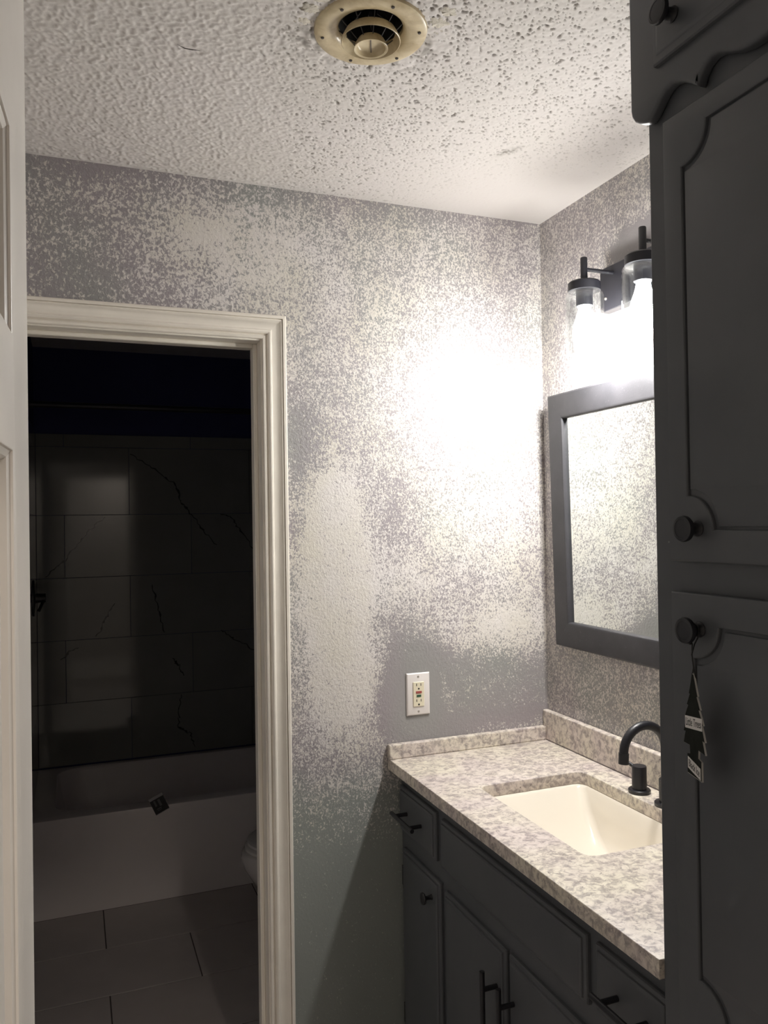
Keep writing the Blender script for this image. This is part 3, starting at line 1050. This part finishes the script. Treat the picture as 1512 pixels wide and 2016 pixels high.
# counter with sink cut-out
SX0, SX1, SY0, SY1 = -0.392, -0.098, -0.742, -0.302
counter = empty('countertop', (-0.25, -0.54, CT), 'speckled beige and grey granite look countertop on the vanity', 'countertop')
outline = [(-0.508, END_Y + 0.001), (-0.001, END_Y + 0.001), (-0.001, -0.001), (-0.508, -0.001)]
hole = round_rect(SX0, SX1, SY0, SY1, 0.026)
plateo('slab', [outline, hole], CTH, Matrix.Translation((0, 0, CT - CTH / 2)), M['granite'], counter, 0.002, 2)
boxo('backsplash', -0.020, -0.001, END_Y + 0.001, -0.001, CT, 1.012, M['granite'], counter, 0.003, 2)
boxo('side_splash', -0.510, -0.0205, -0.019, -0.001, CT, 0.967, M['granite'], counter, 0.003, 2)
bm = bmesh.new()
add_box(bm, -0.0215, -0.0195, END_Y + 0.001, -0.02, CT, CT + 0.0012)
under(obj('caulk_line', bm, M['grout']), counter)

# undermount sink
def sink():
    bm = bmesh.new()
    z1 = CT - CTH - 0.0005
    specs = [(SX0 - .018, SX1 + .018, SY0 - .018, SY1 + .018, 0.045, z1 - 0.012), (SX0 - .018, SX1 + .018, SY0 - .018, SY1 + .018, 0.045, z1),
             (SX0 + .000, SX1 - .000, SY0 + .000, SY1 - .000, 0.026, z1), (SX0 + .005, SX1 - .004, SY0 + .006, SY1 - .006, 0.025, z1 - 0.006),
             (SX0 + .020, SX1 - .014, SY0 + .030, SY1 - .045, 0.022, z1 - 0.050), (SX0 + .036, SX1 - .022, SY0 + .060, SY1 - .085, 0.022, z1 - 0.090),
             (SX0 + .052, SX1 - .032, SY0 + .090, SY1 - .120, 0.040, z1 - 0.116), (SX0 + .075, SX1 - .062, SY0 + .125, SY1 - .155, 0.040, z1 - 0.128),
             (SX0 + .120, SX1 - .110, SY0 + .19, SY1 - .21, 0.012, z1 - 0.133)]
    rings = [[bm.verts.new((x, y, s[5])) for x, y in round_rect(*s[:5])] for s in specs]
    for a, b in zip(rings[:-1], rings[1:]):
        n = len(a)
        for k in range(n):
            bm.faces.new((a[k], a[(k + 1) % n], b[(k + 1) % n], b[k]))
    bm.faces.new(rings[-1])
    o = obj('sink', bm, M['sink'], None, auto=50)
    tag(o, 'biscuit coloured rectangular undermount sink in the countertop', 'sink')
    latheo('drain', [(0, 0.003), (0.021, 0.003), (0.023, 0.001), (0.023, 0.0)], ((SX0 + SX1) / 2, (SY0 + SY1) / 2, z1 - 0.1325), (0, 0, 1), M['black'], o, 24)
sink()

# faucet: spout and two handles
faucet = empty('faucet', (-0.070, -0.583, CT), 'matte black gooseneck faucet with round handles behind the sink', 'faucet')
def handle(y, flip):
    x = -0.068
    latheo('handle_flange', [(0, 0), (0.0245, 0), (0.0255, 0.002), (0.0255, 0.007), (0.0235, 0.009), (0, 0.009)], (x, y, CT), (0, 0, 1), M['black'], faucet, 32)
    latheo('handle', [(0, 0.009), (0.0170, 0.009), (0.0170, 0.060), (0.0162, 0.062), (0, 0.062)], (x, y, CT), (0, 0, 1), M['black'], faucet, 32)
    bm = bmesh.new()
    add_tube(bm, [(x - 0.004, y + flip * 0.010, CT + 0.056), (x - 0.014, y + flip * 0.026, CT + 0.066), (x - 0.018, y + flip * 0.036, CT + 0.070)], [0.005, 0.004, 0.0035], 10)
    under(obj('lever', bm, M['black'], None, auto=40), faucet)
handle(-0.489, 1)
handle(-0.677, -1)
sx, sy = -0.071, -0.583
latheo('spout_flange', [(0, 0), (0.0245, 0), (0.0255, 0.002), (0.0255, 0.007), (0.0235, 0.009), (0, 0.009)], (sx, sy, CT), (0, 0, 1), M['black'], faucet, 32)
latheo('spout_base', [(0, 0.009), (0.0150, 0.009), (0.0150, 0.058), (0.0135, 0.060), (0, 0.060)], (sx, sy, CT), (0, 0, 1), M['black'], faucet, 32)
R0 = 0.056
ctr = Vector((sx - R0, sy, CT + 0.128))
pts = [(sx, sy, CT + 0.055), (sx, sy, CT + 0.09)]
for k in range(0, 23):
    a = math.radians(k * 8.2)
    pts.append((ctr.x + R0 * math.cos(a), sy, ctr.z + R0 * math.sin(a)))
tubeo('spout', pts, 0.0098, M['black'], faucet, 20)
e = Vector(pts[-1]); dr = (Vector(pts[-1]) - Vector(pts[-2])).normalized()
latheo('aerator', [(0, -0.002), (0.0112, -0.002), (0.0112, 0.021), (0.009, 0.021), (0.009, 0.016), (0, 0.016)], e, dr, M['black'], faucet, 24)

# ------------------------------------------------------------------ mirror, leaning a little from the wall
def mirror():
    root = empty('mirror', (-0.004, -0.525, 1.213), 'wall mirror in a wide distressed black frame below the lamp', 'mirror')
    root.rotation_euler = (0, math.radians(-1.15), 0)
    W, Hh, F = 0.445, 0.703, 0.070                      # half width, height, frame width
    def rail(pts_out, pts_in):
        bm = bmesh.new()
        o0, o1 = pts_out; i0, i1 = pts_in
        def row(p, q, n=1):
            return p, q
        prof = [(0.0, 0.0), (0.0, 0.017), (0.06, 0.020), (0.90, 0.0215), (0.97, 0.020), (1.0, 0.017), (1.0, 0.006)]
        A, B = [], []
        for t, d in prof:
            A.append(bm.verts.new((-d, o0[0] + (i0[0] - o0[0]) * t, o0[1] + (i0[1] - o0[1]) * t)))
            B.append(bm.verts.new((-d, o1[0] + (i1[0] - o1[0]) * t, o1[1] + (i1[1] - o1[1]) * t)))
        for k in range(len(prof) - 1):
            bm.faces.new((A[k], A[k + 1], B[k + 1], B[k]))
        bm.faces.new((A[0], B[0], B[-1], A[-1]))
        o = obj('frame_rail', bm, M['frame'], root, auto=25)
    O = [(-W, 0), (W, 0), (W, Hh), (-W, Hh)]
    I = [(-W + F, F), (W - F, F), (W - F, Hh - F), (-W + F, Hh - F)]
    for k in range(4):
        rail((O[k], O[(k + 1) % 4]), (I[k], I[(k + 1) % 4]))
    bm = bmesh.new()
    add_box(bm, -0.010, -0.006, -W + F - 0.004, W - F + 0.004, F - 0.004, Hh - F + 0.004)
    obj('glass', bm, M['mirror'], root)
mirror()

# ------------------------------------------------------------------ two-light vanity lamp
lamp = empty('vanity_light', (0, -0.5, 2.145), 'black two bulb vanity light with clear glass shades above the mirror', 'lamp')
boxo('backplate', -0.030, -0.001, -0.682, -0.322, 2.093, 2.204, M['black'], lamp, 0.002, 2)
for y in (-0.385, -0.60):
    o = latheo('plate_screw', [(0, 0), (0.004, 0), (0.003, 0.002), (0, 0.0025)], (-0.030, y + 0.04, 2.125), (-1, 0, 0), M['screw'], lamp, 12)
for y in (-0.374, -0.592):
    x = -0.115
    arm = tubeo('arm', [(-0.03, y, 2.183), (x, y, 2.183)], 0.005, M['black'], lamp, 12)
    latheo('stem', [(0, 2.150), (0.0085, 2.150), (0.0085, 2.210), (0.0075, 2.212), (0, 2.212)], (x, y, 0), (0, 0, 1), M['black'], arm, 20)
    cap = latheo('cap', [(0, 2.1515), (0.036, 2.1515), (0.0395, 2.148), (0.0395, 2.1285), (0, 2.1285)], (x, y, 0), (0, 0, 1), M['black'], lamp, 32)
    latheo('socket', [(0, 2.128), (0.0205, 2.128), (0.0205, 2.092), (0.018, 2.090), (0, 2.090)], (x, y, 0), (0, 0, 1), M['black'], cap, 24)
    latheo('glass_shade', [(0.022, 2.1275), (0.036, 2.1275), (0.043, 2.124), (0.0465, 2.117), (0.0468, 2.10), (0.0468, 1.973), (0.0460, 1.9715), (0.0440, 1.973), (0.0440, 2.10), (0.0435, 2.116), (0.040, 2.122), (0.035, 2.1245), (0.022, 2.1245)], (x, y, 0), (0, 0, 1), M['glass'], lamp, 40, 50, True)
    bulb = latheo('bulb', [(0.0268, 2.012), (0.0240, 2.006), (0.0150, 1.9985), (0, 1.996)], (x, y, 0), (0, 0, 1), M['bulb'], lamp, 28, 60)
    latheo('bulb_neck', [(0, 2.0895), (0.0150, 2.0895), (0.0165, 2.078), (0.0215, 2.062), (0.0275, 2.046), (0.0300, 2.030), (0.0290, 2.018), (0.0268, 2.0121)], (x, y, 0), (0, 0, 1), M['bulb_neck'], bulb, 28, 60)

# ------------------------------------------------------------------ power outlet on the back wall
def outlet():
    cx, cz = -0.417, 1.094
    root = empty('power_outlet', (cx, 0, cz), 'white ground fault outlet with red and green buttons above the counter', 'outlet')
    bm = bmesh.new()
    rings = []
    for ins, y in ((0, -0.0005), (0, -0.003), (0.0025, -0.0055), (0.004, -0.006)):
        w, h = 0.0345 - ins, 0.0575 - ins
        rings.append([bm.verts.new((cx + a * w, y, cz + b * h)) for a, b in ((-1, -1), (1, -1), (1, 1), (-1, 1))])
    for a, b in zip(rings[:-1], rings[1:]):
        for k in range(4):
            bm.faces.new((a[k], a[(k + 1) % 4], b[(k + 1) % 4], b[k]))
    bm.faces.new(rings[-1])
    under(obj('cover_plate', bm, M['plate'], None, auto=25), root)
    rec = boxo('receptacle', cx - 0.0165, cx + 0.0165, -0.0085, -0.005, cz - 0.0335, cz + 0.0335, M['almond'], root, 0.001, 1)
    def sub(name, x0, x1, z0, z1, mat, d=0.0003):
        o = boxo(name, cx + x0, cx + x1, -0.0085 - d, -0.0080, cz + z0, cz + z1, mat)
        o.parent = rec
    for s in (1, -1):
        zc = 0.0235 if s > 0 else -0.0195
        sub('slot', -0.0075, -0.0055, zc - 0.001, zc + 0.006, M['hole'])
        sub('slot', 0.0055, 0.0073, zc - 0.001, zc + 0.006, M['hole'])
        o = latheo('ground_hole', [(0, 0), (0.0026, 0), (0.0026, 0.0003), (0, 0.0003)], (cx, -0.0085, cz + zc - 0.0085), (0, -1, 0), M['hole'], None, 14)
        o.parent = rec
    sub('reset_button', -0.0085, 0.0085, 0.0025, 0.0085, M['red'], 0.0012)
    sub('test_button', -0.0065, 0.0065, -0.0075, -0.0015, M['green'], 0.0012)
    for z in (0.0475, -0.0475):
        latheo('screw', [(0, 0), (0.0032, 0), (0.0026, 0.0010), (0, 0.0013)], (cx, -0.006, cz + z), (0, -1, 0), M['screw'], root, 14)
outlet()

# ------------------------------------------------------------------ round exhaust grille on the ceiling
def grille():
    cx, cy, z = -0.795, -0.710, H
    root = empty('exhaust_grille', (cx, cy, z), 'yellowed round exhaust fan grille with concentric rings on the ceiling', 'fan')
    dn = (0, 0, -1)
    latheo('flange', [(0.0575, -0.075), (0.0575, -0.003), (0.0590, -0.0005), (0.064, 0.0035), (0.072, 0.0070), (0.082, 0.0085), (0.094, 0.0080), (0.0995, 0.0055), (0.1005, 0.001), (0.1005, -0.002), (0.083, -0.004), (0.0605, -0.006), (0.0605, -0.075)], (cx, cy, z), dn, M['cream'], root, 64, 30, True)
    latheo('housing', [(0.0573, -0.010), (0.0573, -0.12), (0, -0.12)], (cx, cy, z), dn, M['hole'], root, 40)
    latheo('motor', [(0, -0.06), (0.022, -0.06), (0.024, -0.065), (0.024, -0.12)], (cx, cy, z), dn, M['hole'], root, 24)
    for k in range(8):
        a = 2 * PI * k / 8 + 0.3
        bm = bmesh.new()
        c, s = math.cos(a), math.sin(a)
        for t, w in ((-0.0007, 1), ):
            pts = [(0.020, -0.058), (0.056, -0.050), (0.056, -0.030), (0.020, -0.040)]
            v1 = [bm.verts.new((cx + c * r - s * (0.0008 + i * 0.002), cy + s * r + c * (0.0008 + i * 0.002), z - d)) for i, (r, d) in enumerate(pts)]
            v2 = [bm.verts.new((v.co.x + s * 0.0014, v.co.y - c * 0.0014, v.co.z)) for v in v1]
            bm.faces.new(v1); bm.faces.new(v2[::-1])
            for i in range(4):
                bm.faces.new((v1[i], v2[i], v2[(i + 1) % 4], v1[(i + 1) % 4]))
        under(obj('fan_blade', bm, M['blade']), root)
    # intermediate ring: a shallow cone band
    latheo('ring', [(0.0430, 0.006), (0.0500, 0.0205), (0.0515, 0.0225), (0.0527, 0.0215), (0.0522, 0.018), (0.0450, 0.004), (0.0440, 0.004)], (cx, cy, z), dn, M['cream'], root, 56, 40, True)
    latheo('cup', [(0.0225, 0.017), (0.0268, 0.024), (0.0295, 0.0325), (0.0303, 0.0335), (0.0297, 0.0340), (0.0262, 0.0330), (0.0240, 0.0265), (0.021, 0.0245), (0, 0.0240), (0, 0.018)], (cx, cy, z), dn, M['cream'], root, 48, 40)
    a0 = math.radians(69)
    bm = bmesh.new()
    c, s = math.cos(a0), math.sin(a0)
    for sg in (1,):
        pts = [(-0.024, 0.0238), (0.024, 0.0238), (0.024, 0.0262), (-0.024, 0.0262)]
        v1 = [bm.verts.new((cx + c * r + s * 0.0007, cy + s * r - c * 0.0007, z - d)) for r, d in pts]
        v2 = [bm.verts.new((cx + c * r - s * 0.0007, cy + s * r + c * 0.0007, z - d)) for r, d in pts]
        bm.faces.new(v1); bm.faces.new(v2[::-1])
        for i in range(4):
            bm.faces.new((v1[i], v2[i], v2[(i + 1) % 4], v1[(i + 1) % 4]))
    under(obj('cup_rib', bm, M['blade']), root)
    for k in range(10):
        a = 2 * PI * k / 10 + 0.1
        c, s = math.cos(a), math.sin(a)
        tubeo('rib', [(cx + c * 0.027, cy + s * 0.027, z - 0.022), (cx + c * 0.0445, cy + s * 0.0445, z - 0.006), (cx + c * 0.0575, cy + s * 0.0575, z + 0.006)], 0.0009, M['blade'], root, 6)
    for k in range(6):
        a = 2 * PI * k / 6 + 0.62
        latheo('screw', [(0, 0), (0.0032, 0), (0.0026, 0.0014), (0, 0.0018)], (cx + 0.086 * math.cos(a), cy + 0.086 * math.sin(a), z - 0.0088), dn, M['grout'], root, 12)
grille()

# ------------------------------------------------------------------ tall linen cabinet
LX = -0.500
LEFT, NEAR = END_Y, -1.530
cab = empty('linen_cabinet', (-0.25, -1.3, 0), 'tall charcoal linen cabinet with scalloped top board at the right edge', 'cabinet')
boxo('body', LX, -0.002, NEAR, LEFT, 0.0, H - 0.012, M['cabinet'], cab, 0.0015, 2)
# scalloped upper board, proud of the lower face
half = [(-1.061, 2.44 - 0.012), (-1.061, 2.172), (-1.063, 2.163), (-1.069, 2.1535), (-1.079, 2.1465), (-1.090, 2.142), (-1.099, 2.140), (-1.107, 2.143), (-1.116, 2.151), (-1.125, 2.160), (-1.136, 2.1675), (-1.149, 2.170), (-1.163, 2.166),
        (-1.180, 2.155), (-1.1955, 2.1425), (-1.1975, 2.1415), (-1.1985, 2.1465), (-1.203, 2.155), (-1.211, 2.163), (-1.222, 2.167), (-1.235, 2.1655), (-1.249, 2.159), (-1.265, 2.151), (-1.281, 2.147), (-1.2955, 2.146)]
mid = -1.2955
outl = half + [(2 * mid - y, z) for y, z in half[::-1][1:]]
VX = -0.519
plateo('scalloped_board', [outl], 0.0185, face_x((VX + LX) / 2), M['cabinet'], cab, 0.0055, 3, 40)
# round moulding line above the scallop edge
def knob(parent, xf, y, z, k=1.0):
    return latheo('knob', [(r * k, d * k) for r, d in ((0, 0.0), (0.0105, 0.0), (0.0110, 0.002), (0.0085, 0.005), (0.0075, 0.012), (0.0085, 0.017), (0.0150, 0.0195), (0.0172, 0.0215), (0.0176, 0.0245), (0.0165, 0.0275), (0.013, 0.0282), (0.0125, 0.0276), (0, 0.0286))], (xf, y, z), (-1, 0, 0), M['black'], parent, 32)
ED2 = [(0, 0), (0, 0.008), (0.002, 0.0115), (0.006, 0.013), (0.010, 0.0135), (0.013, 0.0165), (0.018, 0.018)]
ud = ring_slab('upper_door', -1.46, -1.122, 2.205, 2.405, VX, [(a, b * 0.75) for a, b in ED2], M['cabinet'], cab)
knob(ud, VX - 0.0135, -1.170, 2.250)

def notch_panel(y0, y1, z0, z1, r, n=8):
    """rectangle whose corners are cut by quarter circles centred on the corners"""
    out = []
    for cx, cz, a0 in ((y1, z1, 270), (y0, z1, 0), (y0, z0, 90), (y1, z0, 180)):
        seq = []
        for k in range(n + 1):
            a = math.radians(a0 - 90 * k / n)
            seq.append((cx + r * math.cos(a), cz + r * math.sin(a)))
        out += seq
    return out

def linen_door(y0, y1, z0, z1, py0, py1, pz0, pz1, ky, kz):
    t = 0.018
    g = 0.0042
    def ccw(l): return l
    outer = notch_panel(py0 - g / 2, py1 + g / 2, pz0 - g / 2, pz1 + g / 2, 0.046)
    inner = notch_panel(py0 + g / 2, py1 - g / 2, pz0 + g / 2, pz1 - g / 2, 0.046 + g)
    rect = [(y0, z0), (y1, z0), (y1, z1), (y0, z1)]
    fr = plateo('door', [rect, outer], t, face_x(LX - t / 2 - 0.0002), M['cabinet'], cab, 0.003, 2, 30)
    p = plateo('panel', [inner], 0.0165, face_x(LX - 0.00845), M['cabinet'], None, 0.0015, 1, 30)
    p.parent = fr; p.matrix_parent_inverse = world_of(fr).inverted()
    bm = bmesh.new(); add_box(bm, LX - 0.012, LX - 0.0002, py0 - 0.01, py1 + 0.01, pz0 - 0.01, pz1 + 0.01)
    q = obj('groove_floor', bm, M['cabinet']); q.parent = fr; q.matrix_parent_inverse = world_of(fr).inverted()
    k = knob(fr, LX - t, ky, kz)
    return fr
PX = 0.012
linen_door(-1.492, -1.128, 1.510, 2.085 + 0.04, -1.448, -1.166, 1.556, 2.092, -1.183, 1.5555)
linen_door(-1.492, -1.128, 0.860, 1.468, -1.448, -1.172, 0.905, 1.424, -1.183, 1.421)

# ------------------------------------------------------------------ tree shaped air freshener on the lower knob
def air_freshener():
    kx, ky, kz = -0.541, -1.183, 1.4035
    root = empty('air_freshener', (kx, ky, kz), 'black tree shaped hanging air freshener on the linen cabinet knob', 'air freshener')
    t = Vector((-0.315, -0.947, 0)).normalized()         # card's right, as seen
    nrm = Vector((-0.947, 0.315, 0)).normalized()
    ctr = Vector((-0.548, -1.203, 0))
    mtx = Matrix(((t.x, 0, nrm.x, ctr.x), (t.y, 0, nrm.y, ctr.y), (0, 1, 0, 1.24), (0, 0, 0, 1)))
    half = [(0.0015, 0.128), (0.0055, 0.119), (0.0095, 0.109), (0.0130, 0.101), (0.0100, 0.1005), (0.0155, 0.092), (0.0200, 0.085), (0.0155, 0.0845), (0.0220, 0.076), (0.0275, 0.067), (0.0225, 0.0665),
            (0.0275, 0.057), (0.0320, 0.047), (0.0255, 0.0475), (0.0290, 0.040), (0.0325, 0.031), (0.0270, 0.0315), (0.0130, 0.032), (0.0120, 0.021), (0.0210, 0.019), (0.0210, -0.006)]
    outl = [(-x, y) for x, y in half] + half[::-1]
    th = 0.0022
    plateo('card', [outl], th, mtx, M['card_edge'], root)
    inn = [(x * 0.965, 0.06 + (y - 0.06) * 0.985) for x, y in outl]
    plateo('printed_face', [inn], 0.0004, mtx @ Matrix.Translation((0, 0, th / 2 + 0.0002)), M['card'], root)
    def lbl(cy, w, h, s, tw, shear):
        m2 = mtx @ Matrix.Translation((0, cy, th / 2 + 0.0005))
        sk = [(-w / 2, -h / 2 + shear), (w / 2, -h / 2 - shear), (w / 2, h / 2 - shear), (-w / 2, h / 2 + shear)]
        o = plateo('label_panel', [sk], 0.0004, m2, M['label_white'], root)
        tx = texto('lettering', s, h * 0.92, m2 @ Matrix.Translation((0, 0, 0.0003)) @ Matrix(((1, 0, 0, 0), (-2 * shear / w, 1, 0, 0), (0, 0, 1, 0), (0, 0, 0, 1))), M['ink'], root, tw)
        return tx
    lbl(0.064, 0.050, 0.016, 'Little Trees', 0.045, -0.0035)
    lbl(0.006, 0.037, 0.015, 'Black Ice', 0.031, 0.003)
    top = Vector((-0.548, -1.203, 1.371))
    bm = bmesh.new()
    add_tube(bm, [(kx + 0.012, ky + 0.010, 1.424), (kx + 0.012, ky + 0.008, 1.412), (kx + 0.006, ky - 0.004, kz), (-0.545, -1.197, 1.392), top + Vector((0, 0, 0.005)), top + t * -0.004 + Vector((0, 0, -0.012)) + nrm * 0.0015], 0.0009, 8)
    add_tube(bm, [(kx + 0.012, ky - 0.010, 1.424), (kx + 0.010, ky - 0.010, 1.412), (kx + 0.006, ky - 0.008, kz), (-0.546, -1.198, 1.392), top + Vector((0, 0, 0.005)), top + t * 0.004 + Vector((0, 0, -0.012)) - nrm * 0.0015], 0.0009, 8)
    # loop round the neck of the knob
    add_tube(bm, [(kx + 0.013, -1.183 + 0.0088 * math.cos(a), 1.421 + 0.0088 * math.sin(a)) for a in [2 * PI * k / 16 for k in range(17)]], 0.0009, 6, False)
    under(obj('cord', bm, M['cord']), root)
    bm = bmesh.new()
    bmesh.ops.create_icosphere(bm, subdivisions=2, radius=0.0026, matrix=Matrix.Translation((kx + 0.004, ky - 0.002, kz + 0.001)))
    add_tube(bm, [(kx + 0.004, ky, kz + 0.001), (kx - 0.003, ky + 0.008, kz + 0.003)], [0.0012, 0.0007], 6)
    under(obj('knot', bm, M['cord']), root)
air_freshener()
